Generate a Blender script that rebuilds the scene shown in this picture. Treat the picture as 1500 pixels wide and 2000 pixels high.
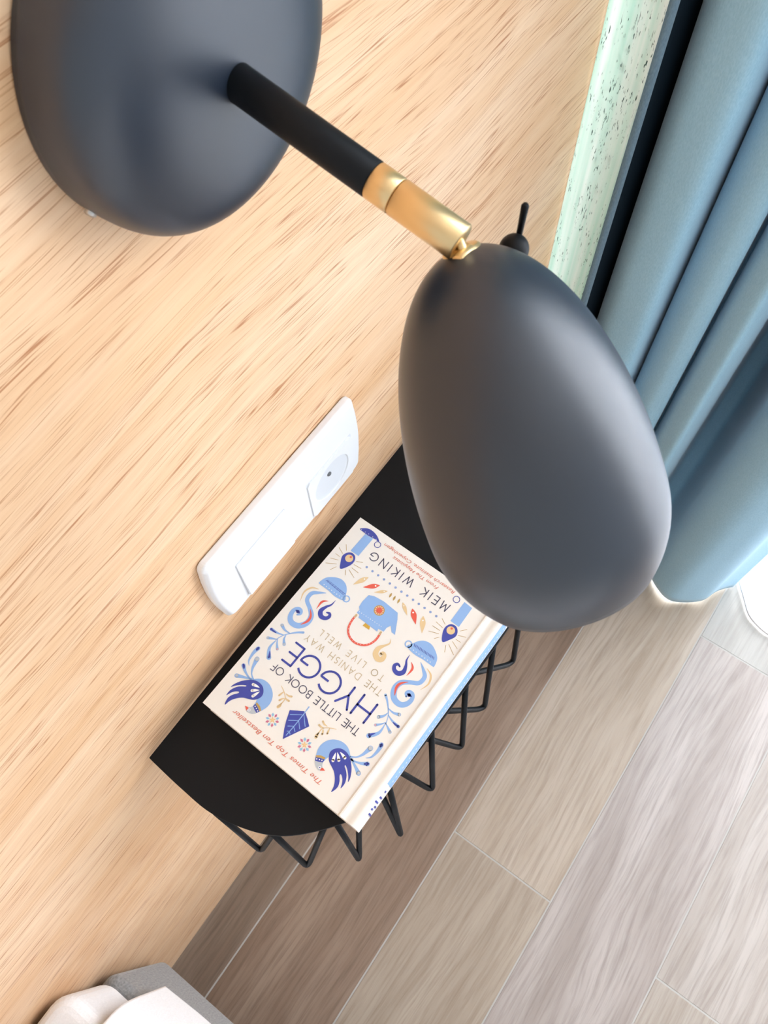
import bpy, bmesh, math, random, json
from mathutils import Vector, Matrix
from mathutils.geometry import tessellate_polygon
random.seed(7)
for o in list(bpy.data.objects): bpy.data.objects.remove(o)
SC = bpy.context.scene
COL = SC.collection

# ------------------------------------------------------------------ camera
CAM = Vector((0.0, -0.2074, 1.2382))
RR = ((0.5802294, -0.81415006, -0.02221534), (-0.73921188, -0.51497983, -0.43400642), (0.3419059, 0.26824513, -0.90063584))
cd = bpy.data.cameras.new('camera'); cam = bpy.data.objects.new('camera', cd); COL.objects.link(cam)
cx, cy, cz = Vector(RR[0]), -Vector(RR[1]), -Vector(RR[2])
M = Matrix((cx, cy, cz)).transposed().to_4x4(); M.translation = CAM
cam.matrix_world = M
cd.sensor_fit = 'VERTICAL'; cd.sensor_height = 36.0; cd.lens = 1566.1 / 2000 * 36
cd.clip_start = 0.01; cd.clip_end = 60
cd.dof.use_dof = True; cd.dof.focus_distance = 0.60; cd.dof.aperture_fstop = 34
SC.camera = cam

# ------------------------------------------------------------------ world, daylight, exposure
SC.view_settings.view_transform = 'Standard'; SC.view_settings.look = 'None'
SC.view_settings.gamma = 1.0; SC.view_settings.exposure = 0.1
SC.view_settings.use_curve_mapping = False
w = bpy.data.worlds.new('sky'); SC.world = w; w.use_nodes = True
bg = w.node_tree.nodes['Background']; bg.inputs[0].default_value = (0.90, 0.96, 1.0, 1); bg.inputs[1].default_value = 0.85

def area(name, loc, target, sx, sy, power, col):
    l = bpy.data.lights.new(name, 'AREA'); l.shape = 'RECTANGLE'; l.size = sx; l.size_y = sy
    l.energy = power; l.color = col
    o = bpy.data.objects.new(name, l); COL.objects.link(o); o.location = loc
    o.rotation_euler = (Vector(target) - Vector(loc)).to_track_quat('-Z', 'Y').to_euler()
    return o
# daylight entering through the window on the right
area('window_daylight', (1.55, -0.80, 1.45), (0.0, -0.65, 1.0), 2.5, 2.0, 240, (0.91, 0.955, 1.0))

# ------------------------------------------------------------------ helpers
def s2l(c):
    return tuple((x/12.92 if x <= .04045 else ((x+.055)/1.055)**2.4) for x in (v/255 for v in c))
def mat(name, rgb, rough=.5, metal=0, spec=.5, sheen=0):
    m = bpy.data.materials.new(name); m.use_nodes = True
    b = m.node_tree.nodes['Principled BSDF']
    b.inputs['Base Color'].default_value = (*s2l(rgb), 1); b.inputs['Roughness'].default_value = rough
    b.inputs['Metallic'].default_value = metal; b.inputs['Specular IOR Level'].default_value = spec
    if sheen: b.inputs['Sheen Weight'].default_value = sheen
    return m
class NT:
    def __init__(s, m): s.t = m.node_tree; s.n = s.t.nodes; s.b = s.n['Principled BSDF']
    def add(s, k, **kw):
        n = s.n.new(k)
        for a, v in kw.items(): setattr(n, a, v)
        return n
    def link(s, a, b): s.t.links.new(a, b)
    def coord(s, scale, kind='Object', src=None):
        if src is None: src = s.add('ShaderNodeTexCoord').outputs[kind]
        m = s.add('ShaderNodeMapping'); m.inputs['Scale'].default_value = scale; s.link(src, m.inputs[0]); return m.outputs[0]
    def noise(s, vec, scale=1, detail=3, rough=.5, dist=0):
        n = s.add('ShaderNodeTexNoise'); n.inputs['Scale'].default_value = scale; n.inputs['Detail'].default_value = detail
        n.inputs['Roughness'].default_value = rough; n.inputs['Distortion'].default_value = dist
        s.link(vec, n.inputs['Vector']); return n.outputs[0]
    def ramp(s, fac, a, b, ca=(0,0,0), cb=(1,1,1)):
        r = s.add('ShaderNodeValToRGB'); e = r.color_ramp.elements
        e[0].position = a; e[0].color = (*ca, 1); e[1].position = b; e[1].color = (*cb, 1)
        s.link(fac, r.inputs[0]); return r.outputs[0]
    def mix(s, fac, a, b, mode='MIX'):
        n = s.add('ShaderNodeMix', data_type='RGBA', blend_type=mode)
        for sock, v in ((n.inputs[0], fac), (n.inputs[6], a), (n.inputs[7], b)):
            if isinstance(v, (int, float)): sock.default_value = v
            elif isinstance(v, tuple): sock.default_value = (*v, 1)
            else: s.link(v, sock)
        return n.outputs[2]
    def bump(s, h, strength, dist=.001):
        n = s.add('ShaderNodeBump'); n.inputs['Strength'].default_value = strength; n.inputs['Distance'].default_value = dist
        s.link(h, n.inputs['Height']); s.link(n.outputs[0], s.b.inputs['Normal'])

def tag(o, label=None, cat=None, group=None, kind=None):
    if label: o['label'] = label
    if cat: o['category'] = cat
    if group: o['group'] = group
    if kind: o['kind'] = kind
    return o
def empty(name, loc, label=None, cat=None, rotz=0):
    o = bpy.data.objects.new(name, None); COL.objects.link(o); o.location = loc; o.rotation_euler = (0, 0, rotz)
    o.empty_display_size = .02
    return tag(o, label, cat)
def obj(name, verts, faces, m, parent=None, smooth=False, loc=None):
    """one mesh object; verts are in the parent's local frame"""
    me = bpy.data.meshes.new(name); me.from_pydata([tuple(v) for v in verts], [], faces); me.update()
    bm = bmesh.new(); bm.from_mesh(me); bmesh.ops.recalc_face_normals(bm, faces=bm.faces); bm.to_mesh(me); bm.free()
    for mm in (m if isinstance(m, list) else [m]): me.materials.append(mm)
    if smooth:
        for p in me.polygons: p.use_smooth = True
    o = bpy.data.objects.new(name, me); COL.objects.link(o)
    if parent: o.parent = parent
    if loc: o.location = loc
    return o
def bevel(o, wd, seg=2, ang=40):
    md = o.modifiers.new('bevel', 'BEVEL'); md.width = wd; md.segments = seg; md.limit_method = 'ANGLE'; md.angle_limit = math.radians(ang)
    return o
def box_vf(x0, x1, y0, y1, z0, z1):
    v = [(x, y, z) for x in (x0, x1) for y in (y0, y1) for z in (z0, z1)]
    return v, [(0,1,3,2), (4,6,7,5), (0,4,5,1), (2,3,7,6), (0,2,6,4), (1,5,7,3)]
def join_vf(lst):
    V, F = [], []
    for v, f in lst:
        n = len(V); V += list(v); F += [tuple(i + n for i in q) for q in f]
    return V, F
def box(name, b, m, parent=None, bev=0, seg=2):
    o = obj(name, *box_vf(*b), m, parent)
    if bev: bevel(o, bev, seg)
    return o
def frame_of(d):
    d = Vector(d).normalized(); u = Vector((0, 0, 1)) if abs(d.z) < .9 else Vector((1, 0, 0))
    e1 = d.cross(u).normalized(); return d, e1, d.cross(e1)
def lathe_vf(P, d, prof, n=48, cap0=True, cap1=True):
    """prof: list of (distance along axis, radius)"""
    P = Vector(P); d, e1, e2 = frame_of(d); V, F = [], []
    for s, r in prof:
        for k in range(n):
            a = 2*math.pi*k/n; V.append(P + d*s + (e1*math.cos(a) + e2*math.sin(a))*r)
    for i in range(len(prof)-1):
        for k in range(n):
            F.append((i*n+k, i*n+(k+1) % n, (i+1)*n+(k+1) % n, (i+1)*n+k))
    if cap0: F.append(tuple(range(n)))
    if cap1: F.append(tuple(range((len(prof)-1)*n, len(prof)*n)))
    return V, F
def catmull(P, sub=8, closed=False):
    P = [Vector(p) for p in P]; n = len(P); out = []
    for i in range(n if closed else n-1):
        if closed: a, b, c, d = P[i-1], P[i], P[(i+1) % n], P[(i+2) % n]
        else: a, b, c, d = P[max(i-1, 0)], P[i], P[i+1], P[min(i+2, n-1)]
        for k in range(sub):
            t = k/sub
            out.append(.5*((2*b) + (c-a)*t + (2*a-5*b+4*c-d)*t*t + (3*b-a-3*c+d)*t**3))
    if not closed: out.append(P[-1])
    return out
def tube_vf(P, r, n=10):
    P = [Vector(p) for p in P]; V, F = [], []; e = None
    for i, p in enumerate(P):
        d = (P[min(i+1, len(P)-1)] - P[max(i-1, 0)]).normalized()
        if e is None: e = frame_of(d)[1]
        e = (e - d*e.dot(d)).normalized(); f = d.cross(e)
        for k in range(n):
            a = 2*math.pi*k/n; V.append(p + (e*math.cos(a)+f*math.sin(a))*r)
    for i in range(len(P)-1):
        for k in range(n): F.append((i*n+k, i*n+(k+1) % n, (i+1)*n+(k+1) % n, (i+1)*n+k))
    F += [tuple(range(n)), tuple(range((len(P)-1)*n, len(P)*n))]
    return V, F
def ring_interp(ks, rs, s):
    u = [math.sqrt(k) for k in ks]; x = math.sqrt(s); n = len(u); m = []
    for i in range(n):
        if i == 0: m.append((rs[1]-rs[0])/(u[1]-u[0]))
        elif i == n-1: m.append((rs[-1]-rs[-2])/(u[-1]-u[-2]))
        else:
            h1, h2 = u[i]-u[i-1], u[i+1]-u[i]
            m.append((h1*h1*rs[i+1] + (h2*h2-h1*h1)*rs[i] - h2*h2*rs[i-1])/(h1*h2*(h1+h2)))
    i = max(0, min(n-2, next((j for j in range(n-1) if x <= u[j+1]), n-2)))
    h = u[i+1]-u[i]; t = (x-u[i])/h
    return (2*t**3-3*t**2+1)*rs[i] + (t**3-2*t**2+t)*h*m[i] + (-2*t**3+3*t**2)*rs[i+1] + (t**3-t**2)*h*m[i+1]

ART = ('[["p","sky",1,1,1,[48.8,165.3,50.5,161.9,51.6,158.5,51.7,155.0,50.4,151.1,47.9,148.0,44.6,145.9,41.1,144.8,37.1,144.9,33.9,146.2,31.2,148.3,29.8,149.9,28.7,152.1,33.1,155.5,40.6,157.0,42.5,159.5,43.1,163.5,42.3,165.5,41.2,166.8,41.4,169.2,43.4,169.5,46.5,168.2]],["p","grey",2,1,1,[48.4,166.2,45.9,165.4,43.3,163.8,42.4,165.6,41.1,166.8,41.4,169.3,43.4,169.5,46.1,168.4]],["p","ochre",3,1,0,[49.9,162.8,47.3,161.0,43.5,160.2,43.7,161.7,46.8,162.7,49.3,164.1]],["p","navy",3,1,0,[49.3,164.2,46.7,162.8,43.4,161.7,43.2,163.9,45.6,165.2,48.3,166.2]],["c","white",4,1,0.45,[48.0,164.6]],["c","white",4,1,0.45,[46.2,163.8]],["c","white",4,1,0.45,[44.5,163.2]],["c","white",3,1,1.0,[42.7,167.8]],["c","navy",4,1,0.45,[42.7,167.8]],["p","red",3,1,0,[41.4,169.3,41.5,166.9,40.4,166.7,38.4,167.2]],["p","navy",3,1,1,[41.8,159.0,43.4,156.0,43.2,153.2,41.7,150.9,39.7,149.3,37.1,148.5,33.7,148.6,30.5,149.8,27.4,152.2,24.6,155.1,22.8,157.9,21.4,160.9,21.1,163.4,22.8,161.0,25.1,158.6,27.4,156.8,29.4,155.8,29.4,156.7,27.2,158.2,24.8,160.4,23.1,163.2,22.2,166.1,22.5,169.8,23.8,166.8,25.3,164.4,27.2,162.8,28.5,162.5,28.1,164.0,26.1,166.5,24.8,169.6,25.0,172.7,26.3,175.5,27.0,172.2,28.3,169.2,30.8,166.0,33.7,163.6,37.1,162.1,39.7,160.9]],["s","white",4,1,[0.2,1.7,2.2],[40.1,153.2,39.2,155.9,38.3,158.6]],["c","tan",5,1,0.35,[38.3,158.6]],["s","white",4,1,[0.2,1.7,2.2],[39.3,152.5,37.2,154.2,35.2,156.0]],["c","tan",5,1,0.35,[35.2,156.0]],["s","white",4,1,[0.2,1.7,2.2],[38.0,151.1,35.4,151.6,32.9,152.2]],["c","tan",5,1,0.35,[32.9,152.2]],["s","sky",2,1,[1.2,1,1.8,2.6,3.6],[30.6,149.4,26.8,147.0,24.4,143.1,23.4,139.5,22.6,136.3]],["c","grey",3,1,1.5,[22.6,136.3]],["s","sky",2,1,[0.3,1.2,2,2.6,3.0],[21.3,143.6,18.6,140.8,17.6,136.4,17.5,132.7,18.0,129.7]],["s","navy",3,1,[1.2,1.8,1.5],[17.8,131.3,17.8,130.3,18.0,129.4]],["s","sky",2,1,[1.4,1.2,1.8,3],[29.4,150.6,25.6,149.8,21.8,148.4,17.8,145.9]],["s","navy",3,1,[1.0,1.8,1.4],[19.5,147.2,18.4,146.2,17.4,145.5]],["s","sky",2,1,[1.2,1.6,2.2,3.1],[29.1,149.8,25.3,151.6,21.9,153.1,18.8,154.6]],["c","grey",3,1,1.1,[18.9,154.4]],["s","sky",1,1,[1.8,1.4,0.8,0.6,0.6],[36.9,100.3,33.5,102.8,28.9,107.5,26.0,111.7,24.2,116.6]],["s","sky",1,1,[0.5,1.44,2.4],[29.6,106.7,24.8,107.1,20.5,105.5]],["c","grey",2,1,0.9119999999999999,[20.5,105.5]],["s","sky",1,1,[0.5,1.44,2.4],[27.8,109.4,28.7,112.8,31.4,115.8]],["c","grey",2,1,0.9119999999999999,[31.4,115.8]],["s","sky",1,1,[0.5,1.44,2.4],[26.7,110.4,21.9,112.1,16.1,112.7]],["c","navy",2,1,0.9119999999999999,[16.1,112.7]],["s","navy",2,1,[0.6,1.3,1.0],[20.7,112.6,18.6,112.8,16.7,112.7]],["s","sky",1,1,[0.5,1.2,2.0],[24.8,115.7,26.9,118.7,29.7,121.6]],["c","pink",2,1,0.76,[29.7,121.6]],["s","sky",1,1,[0.5,1.32,2.2],[24.8,116.1,21.9,117.5,18.4,119.3]],["c","grey",2,1,0.8360000000000001,[18.4,119.3]],["s","sky",1,1,[0.5,2.04,3.4],[24.6,116.9,24.4,124.3,28.9,130.3]],["s","navy",2,1,[0.5,1.4,1.2],[26.2,126.1,27.8,128.2,28.9,130.3]],["s","sky",1,1,[0.3,2.2,3.2,3.2,3.2,4.0,4.4,4.4,4.2,3.8,3.2,2.8,2.4,2.0,1.4],[30.9,65.8,26.0,69.2,22.2,72.8,22.7,78.8,28.6,82.7,33.4,86.8,34.3,92.9,30.6,98.5,24.9,99.6,21.1,96.7,19.9,91.9,21.6,88.3,24.6,88.1,25.9,90.3,24.3,92.3]],["c","navy",2,1,1.3,[23.2,90.2]],["s","navy",2,1,[0.8,2,0.3],[24.8,90.4,23.2,90.0,20.9,90.2]],["s","red",2,1,[0.3,1.7,1.9,0.4],[29.4,83.0,33.2,87.2,33.8,91.6,31.4,96.7]],["s","tan",1,1,[0.3,1.4,1.2,0.2],[24.4,66.8,19.3,69.2,16.9,75.3,19.1,82.4]],["s","navy",1,1,[0.2,1.2,2.0,3.4,3.6,3.0,2.6,2.0,1.2],[40.4,66.1,40.0,70.7,38.0,74.2,36.6,79.2,39.2,82.4,42.9,81.9,44.6,79.2,43.3,77.0,41.1,77.6]],["s","red",1,1,[0.2,1.7,0.2],[36.4,69.8,32.8,73.3,33.1,80.1]],["p","sky",1,1,1,[45.9,62.2,44.1,58.5,41.7,54.2,38.0,51.1,32.7,50.2,27.0,52.6,22.7,56.5,21.1,62.1,22.3,63.2,30.2,63.2,38.6,63.9]],["o","sky",1,1,[2.4,0.9],[46.1,60.3]],["s","navy",2,1,[0.45,0.45],[42.6,57.3,41.6,59.3]],["s","navy",2,1,[0.45,0.45],[41.3,57.3,40.4,59.2]],["s","navy",2,1,[0.45,0.45],[40.1,57.2,39.1,59.2]],["s","navy",2,1,[0.45,0.45],[38.9,57.2,37.9,59.1]],["s","navy",2,1'
',[0.45,0.45],[37.7,57.1,36.7,59.1]],["s","navy",2,1,[0.45,0.45],[36.5,57.1,35.4,59.0]],["s","navy",2,1,[0.45,0.45],[35.3,57.1,34.2,58.9]],["s","navy",2,1,[0.45,0.45],[34.1,57.0,33.0,58.9]],["s","navy",2,1,[0.45,0.45],[32.9,57.0,31.8,58.8]],["s","navy",2,1,[0.45,0.45],[31.6,56.9,30.5,58.8]],["s","navy",2,1,[0.45,0.45],[30.4,56.9,29.3,58.7]],["s","navy",2,1,[0.45,0.45],[29.2,56.8,28.1,58.6]],["s","navy",2,1,[0.45,0.45],[28.0,56.8,26.9,58.6]],["s","navy",2,1,[0.45,0.45],[26.8,56.8,25.7,58.5]],["s","navy",2,1,[0.45,0.45],[25.6,56.7,24.4,58.5]],["c","white",2,1,0.38,[43.0,61.8]],["c","white",2,1,0.38,[40.4,61.7]],["c","white",2,1,0.38,[37.9,61.7]],["c","white",2,1,0.38,[35.4,61.7]],["c","white",2,1,0.38,[32.8,61.6]],["c","white",2,1,0.38,[30.3,61.6]],["c","white",2,1,0.38,[27.8,61.6]],["c","white",2,1,0.38,[25.3,61.5]],["p","navy",2,1,1,[27.1,43.9,30.9,38.4,32.0,33.2,30.1,29.1,26.2,28.0,22.9,30.3,21.6,34.5,23.7,39.3]],["c","tan",3,1,3.2,[27.2,33.0]],["c","red",4,1,0.9,[27.5,31.4]],["s","ochre",1,1,[0.35,0.35],[37.8,29.3,33.2,31.7]],["s","ochre",1,1,[0.35,0.35],[39.9,34.1,33.2,34.9]],["s","ochre",1,1,[0.35,0.35],[40.4,38.2,33.6,37.9]],["s","ochre",1,1,[0.35,0.35],[40.2,43.3,32.8,40.4]],["s","ochre",1,1,[0.35,0.35],[33.5,45.6,31.0,42.2]],["s","ochre",1,1,[0.35,0.35],[21.4,29.2,17.9,25.1]],["s","ochre",1,1,[0.35,0.35],[20.8,32.9,15.1,30.5]],["s","ochre",1,1,[0.35,0.35],[20.4,36.3,16.1,36.1]],["s","ochre",1,1,[0.35,0.35],[21.4,39.1,15.2,41.6]],["s","ochre",1,1,[0.35,0.35],[22.4,42.5,14.8,47.0]],["s","ochre",1,1,[0.35,0.35],[23.6,44.3,21.2,49.3]],["p","sky",1,1,0,[126.9,27.2,126.5,9.2,119.1,8.6,119.2,27.1]],["p","navy",2,0,1,[132.6,8.2,130.0,5.5,126.5,3.8,121.8,3.8,117.3,5.2,114.0,7.5,115.0,8.2,117.7,8.1,124.0,8.8,128.8,8.7]],["c","white",3,0,0.32,[131.2,7.9]],["c","white",3,0,0.32,[127.5,7.8]],["c","white",3,0,0.32,[124.3,7.5]],["c","white",3,0,0.32,[120.2,7.6]],["c","white",3,0,0.32,[116.7,7.7]],["o","navy",2,1,[2.5,0.55],[113.1,10.6]],["c","dot",1,0,0.95,[108.3,30.6]],["c","dot",1,0,0.95,[102.7,30.6]],["c","dot",1,0,0.95,[97.1,30.6]],["c","dot",1,0,0.95,[91.5,30.6]],["c","dot",1,0,0.95,[85.9,30.6]],["c","dot",1,0,0.95,[80.4,30.6]],["c","dot",1,0,0.95,[74.8,30.6]],["c","dot",1,0,0.95,[69.4,30.5]],["c","dot",1,0,0.95,[63.9,30.5]],["c","dot",1,0,0.95,[58.5,30.5]],["c","dot",1,0,0.95,[53.1,30.5]],["c","dot",1,0,0.95,[47.7,30.5]],["c","dot",1,0,0.95,[42.3,30.5]],["s","tan",1,0,[0.4,3.24,3.6,0.2],[102.1,36.5,103.6,39.4,105.0,42.3,107.9,48.1]],["c","white",2,0,0.6120000000000001,[103.6,39.4]],["s","red",1,0,[0.4,3.24,3.6,0.2],[91.1,36.5,93.4,38.7,95.7,40.9,100.3,45.2]],["c","white",2,0,0.6120000000000001,[93.4,38.7]],["s","tan",1,0,[0.4,2.16,2.4,0.2],[83.5,36.7,85.4,38.4,87.3,40.1,91.1,43.5]],["c","white",2,0,0.40800000000000003,[85.4,38.4]],["s","tan",1,0,[0.4,2.3400000000000003,2.6,0.2],[68.8,36.9,66.6,38.5,64.4,40.0,60.0,43.1]],["c","white",2,0,0.44200000000000006,[66.6,38.5]],["s","red",1,0,[0.4,3.6,4.0,0.2],[60.1,36.5,57.8,38.6,55.4,40.7,50.8,44.9]],["c","white",2,0,0.68,[57.8,38.6]],["s","tan",1,0,[0.4,3.6,4.0,0.2],[50.1,36.3,48.3,39.2,46.5,42.0,43.1,47.6]],["c","white",2,0,0.68,[48.3,39.2]],["s","ochre",1,0,[0.6,1.6,0.6],[80.0,36.2,79.7,37.8,79.5,39.5]],["s","ochre",1,0,[0.6,1.6,0.6],[76.3,36.4,76.0,38.1,75.7,39.8]],["s","ochre",1,0,[0.6,1.6,0.6],[72.3,36.1,72.0,37.8,71.7,39.5]],["p","sky",1,0,0,[91.8,63.7,91.3,61.3,93.2,59.4,93.8,54.8,93.1,47.7,89.0,45.8,80.6,44.8,67.0,45.7,63.9,50.1,58.3,60.7,61.5,60.6,65.0,56.9,66.5,60.0,66.5,63.7,71.1,64.4,70.4,66.6,76.9,66.5,88.3,66.4,89.0,64.3,91.1,64.2]],["c","ochre",2,0,4.2,[79.2,52.6]],["c","tan",3,0,3.5,[79.2,52.6]],["s","red",4,0,[0.9,0.2],[77.7,51.4,76.3,50.3]],["s","red",4,0,[0.9,0.2],[77.2,52.4,75.5,52.2]],["s","red",4,0,[0.9,0.2],[77.4,53.4,75.7,54.1]],["s","red",4,0,[0.9,0.2],[78.0,54.2,76.9,55.6]],["s","red",4,0,[0.9,0.2],[78.9,54.6,78.7,56.3]],["s","red",4,0,[0.9,0.2],[80.0,54.4,80.6,56.0]],["s","red",4,0,[0.9,0.2],[80.8,53.7,82.2,54.8]],["s","red",4,0,[0.9,0.2],[81.2,52.8,83.0,53.0'
']],["s","red",4,0,[0.9,0.2],[81.1,51.8,82.8,51.0]],["s","red",4,0,[0.9,0.2],[80.5,50.9,81.6,49.5]],["s","red",4,0,[0.9,0.2],[79.5,50.6,79.8,48.8]],["s","red",4,0,[0.9,0.2],[78.5,50.7,77.8,49.1]],["c","red",4,0,1.9,[79.2,52.6]],["c","white",2,0,0.26,[90.5,62.4]],["c","white",2,0,0.34,[88.5,62.3]],["c","white",2,0,0.26,[86.4,62.2]],["c","white",2,0,0.34,[84.4,62.1]],["c","white",2,0,0.26,[82.4,62.1]],["c","white",2,0,0.34,[80.4,62.0]],["c","white",2,0,0.26,[78.4,61.9]],["c","white",2,0,0.34,[76.3,61.8]],["c","white",2,0,0.26,[74.3,61.8]],["c","white",2,0,0.34,[72.3,61.7]],["c","white",2,0,0.26,[70.4,61.6]],["p","gold",2,0,0,[82.0,69.4,81.5,66.7,77.1,66.7,76.0,69.1]],["s","red",1,0,[1.6,1.6,1.6,1.6,1.6,1.6,1.6,1.6,1.6,1.6],[90.7,66.2,90.8,71.0,89.3,77.2,85.4,81.5,79.9,83.2,74.8,82.3,70.2,79.2,67.9,74.8,67.3,70.5,67.9,65.7]],["c","white",2,0,0.22,[90.7,66.2]],["c","white",2,0,0.22,[90.8,68.3]],["c","white",2,0,0.22,[90.8,70.3]],["c","white",2,0,0.22,[90.4,72.8]],["c","white",2,0,0.22,[89.8,75.5]],["c","white",2,0,0.22,[88.8,77.8]],["c","white",2,0,0.22,[87.1,79.7]],["c","white",2,0,0.22,[85.4,81.5]],["c","white",2,0,0.22,[83.1,82.3]],["c","white",2,0,0.22,[80.7,83.0]],["c","white",2,0,0.22,[78.4,83.0]],["c","white",2,0,0.22,[76.3,82.6]],["c","white",2,0,0.22,[74.2,81.9]],["c","white",2,0,0.22,[72.2,80.5]],["c","white",2,0,0.22,[70.2,79.2]],["c","white",2,0,0.22,[69.2,77.3]],["c","white",2,0,0.22,[68.2,75.4]],["c","white",2,0,0.22,[67.7,73.6]],["c","white",2,0,0.22,[67.5,71.8]],["c","white",2,0,0.22,[67.4,69.8]],["c","white",2,0,0.22,[67.7,67.8]],["c","white",2,0,0.22,[67.9,65.7]],["s","tan",3,0,[1.7,1.5],[90.8,65.7,90.7,67.3]],["s","tan",3,0,[1.7,1.5],[67.8,65.3,67.9,67.1]],["s","tan",1,0,[0.2,1.0,1.8,3.4,4.2,4.2,3.8,3.2,2.6,2.0],[58.8,64.8,57.5,68.3,59.7,72.2,61.8,76.1,61.1,80.7,57.3,82.7,54.8,81.1,55.0,78.0,57.0,77.0,57.9,78.6]],["p","navy",1,0,0,[75.7,168.7,79.7,162.2,82.3,156.9,84.9,150.2,80.3,147.2,76.1,144.6,74.5,145.0,70.5,147.5,66.4,150.6]],["s","sky",2,0,[0.6,0.6,0.6,0.9],[75.5,165.2,75.1,157.2,75.1,147.3,75.3,140.2]],["s","sky",2,0,[0.55,0.35],[82.6,152.4,75.7,147.4]],["s","sky",2,0,[0.55,0.35],[80.9,156.2,75.2,152.2]],["s","sky",2,0,[0.55,0.35],[78.7,159.6,75.3,157.2]],["s","sky",2,0,[0.55,0.35],[76.8,162.6,75.4,161.6]],["s","sky",2,0,[0.55,0.35],[68.7,152.4,74.8,146.5]],["s","sky",2,0,[0.55,0.35],[70.7,156.0,74.8,152.2]],["s","sky",2,0,[0.55,0.35],[72.2,159.5,75.3,157.3]],["s","sky",2,0,[0.55,0.35],[73.9,162.9,75.5,161.7]],["p","aqua",1,0,0,[90.2,165.2,91.1,166.8,90.2,168.2,89.3,166.8]],["p","rose",1,0,0,[88.9,164.7,88.7,166.6,87.2,167.2,87.2,165.5]],["p","aqua",1,0,0,[88.1,163.6,86.9,165.0,85.3,164.6,86.3,163.3]],["p","rose",1,0,0,[88.1,162.3,86.3,162.7,85.3,161.4,86.9,160.9]],["p","aqua",1,0,0,[88.9,161.2,87.2,160.5,87.2,158.8,88.7,159.4]],["p","rose",1,0,0,[90.2,160.8,89.3,159.2,90.2,157.8,91.1,159.2]],["p","aqua",1,0,0,[91.5,161.2,91.7,159.4,93.3,158.8,93.2,160.5]],["p","rose",1,0,0,[92.3,162.3,93.5,160.9,95.2,161.4,94.1,162.7]],["p","aqua",1,0,0,[92.3,163.6,94.1,163.3,95.2,164.6,93.5,165.0]],["p","rose",1,0,0,[91.5,164.7,93.2,165.5,93.3,167.2,91.7,166.6]],["p","straw",2,0,0,[90.21,162.97,90.83,164.11,90.21,165.37,89.59,164.11]],["p","straw",2,0,0,[90.21,162.97,89.32,163.92,87.93,163.71,88.93,162.73]],["p","straw",2,0,0,[90.21,162.97,89.04,162.41,88.8,161.03,90.04,161.68]],["p","straw",2,0,0,[90.21,162.97,90.38,161.68,91.62,161.03,91.38,162.41]],["p","straw",2,0,0,[90.21,162.97,91.49,162.73,92.49,163.71,91.1,163.92]],["p","aqua",1,0,0,[60.9,164.6,61.9,166.2,60.9,167.6,60.0,166.2]],["p","rose",1,0,0,[59.6,164.2,59.5,166.0,57.9,166.6,58.0,164.9]],["p","aqua",1,0,0,[58.8,163.1,57.6,164.5,56.0,164.0,57.0,162.7]],["p","rose",1,0,0,[58.8,161.7,57.0,162.1,56.0,160.8,57.6,160.4]],["p","aqua",1,0,0,[59.6,160.6,58.0,159.9,57.9,158.2,59.5,158.8]],["p","rose",1,0,0,[60.9,160.2,60.0,158.6,60.9,157.2,61.9,158.6]],["p","aqua",1,0,0,[62.2,160.6,62.4,158.8,64.0,158.2,63.9,159.9]],["p","rose",1,0,0,[63.0,161.7,64.2,160.4,65.9,160.8,'
'64.8,162.1]],["p","aqua",1,0,0,[63.0,163.1,64.8,162.7,65.9,164.0,64.2,164.5]],["p","rose",1,0,0,[62.2,164.2,63.9,164.9,64.0,166.6,62.4,166.0]],["p","straw",2,0,0,[60.93,162.41,61.55,163.55,60.93,164.81,60.31,163.55]],["p","straw",2,0,0,[60.93,162.41,60.04,163.36,58.65,163.15,59.65,162.17]],["p","straw",2,0,0,[60.93,162.41,59.76,161.85,59.52,160.47,60.76,161.12]],["p","straw",2,0,0,[60.93,162.41,61.1,161.12,62.34,160.47,62.1,161.85]],["p","straw",2,0,0,[60.93,162.41,62.21,162.17,63.21,163.15,61.82,163.36]],["s","tan",1,1,[0.3,0.6,0.6,0.6,0.9],[49.7,140.5,53.5,142.3,56.3,144.2,58.2,146.5,58.2,151.8]],["s","tan",1,1,[0.6,2.2,2.0],[58.1,150.0,58.2,152.1,57.8,153.6]],["s","tan",1,1,[0.4,1.2,1.4],[56.1,142.9,58.9,142.9,60.9,142.0]],["s","tan",1,1,[0.4,1.2,1.4],[57.5,145.4,59.7,145.8,61.4,145.6]],["s","tan",1,1,[0.4,1.2,1.4],[57.6,146.1,56.4,147.5,55.6,149.3]],["s","tan",1,1,[0.4,1.2,1.4],[54.1,142.8,53.5,145.0,53.1,146.8]]]')

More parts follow.
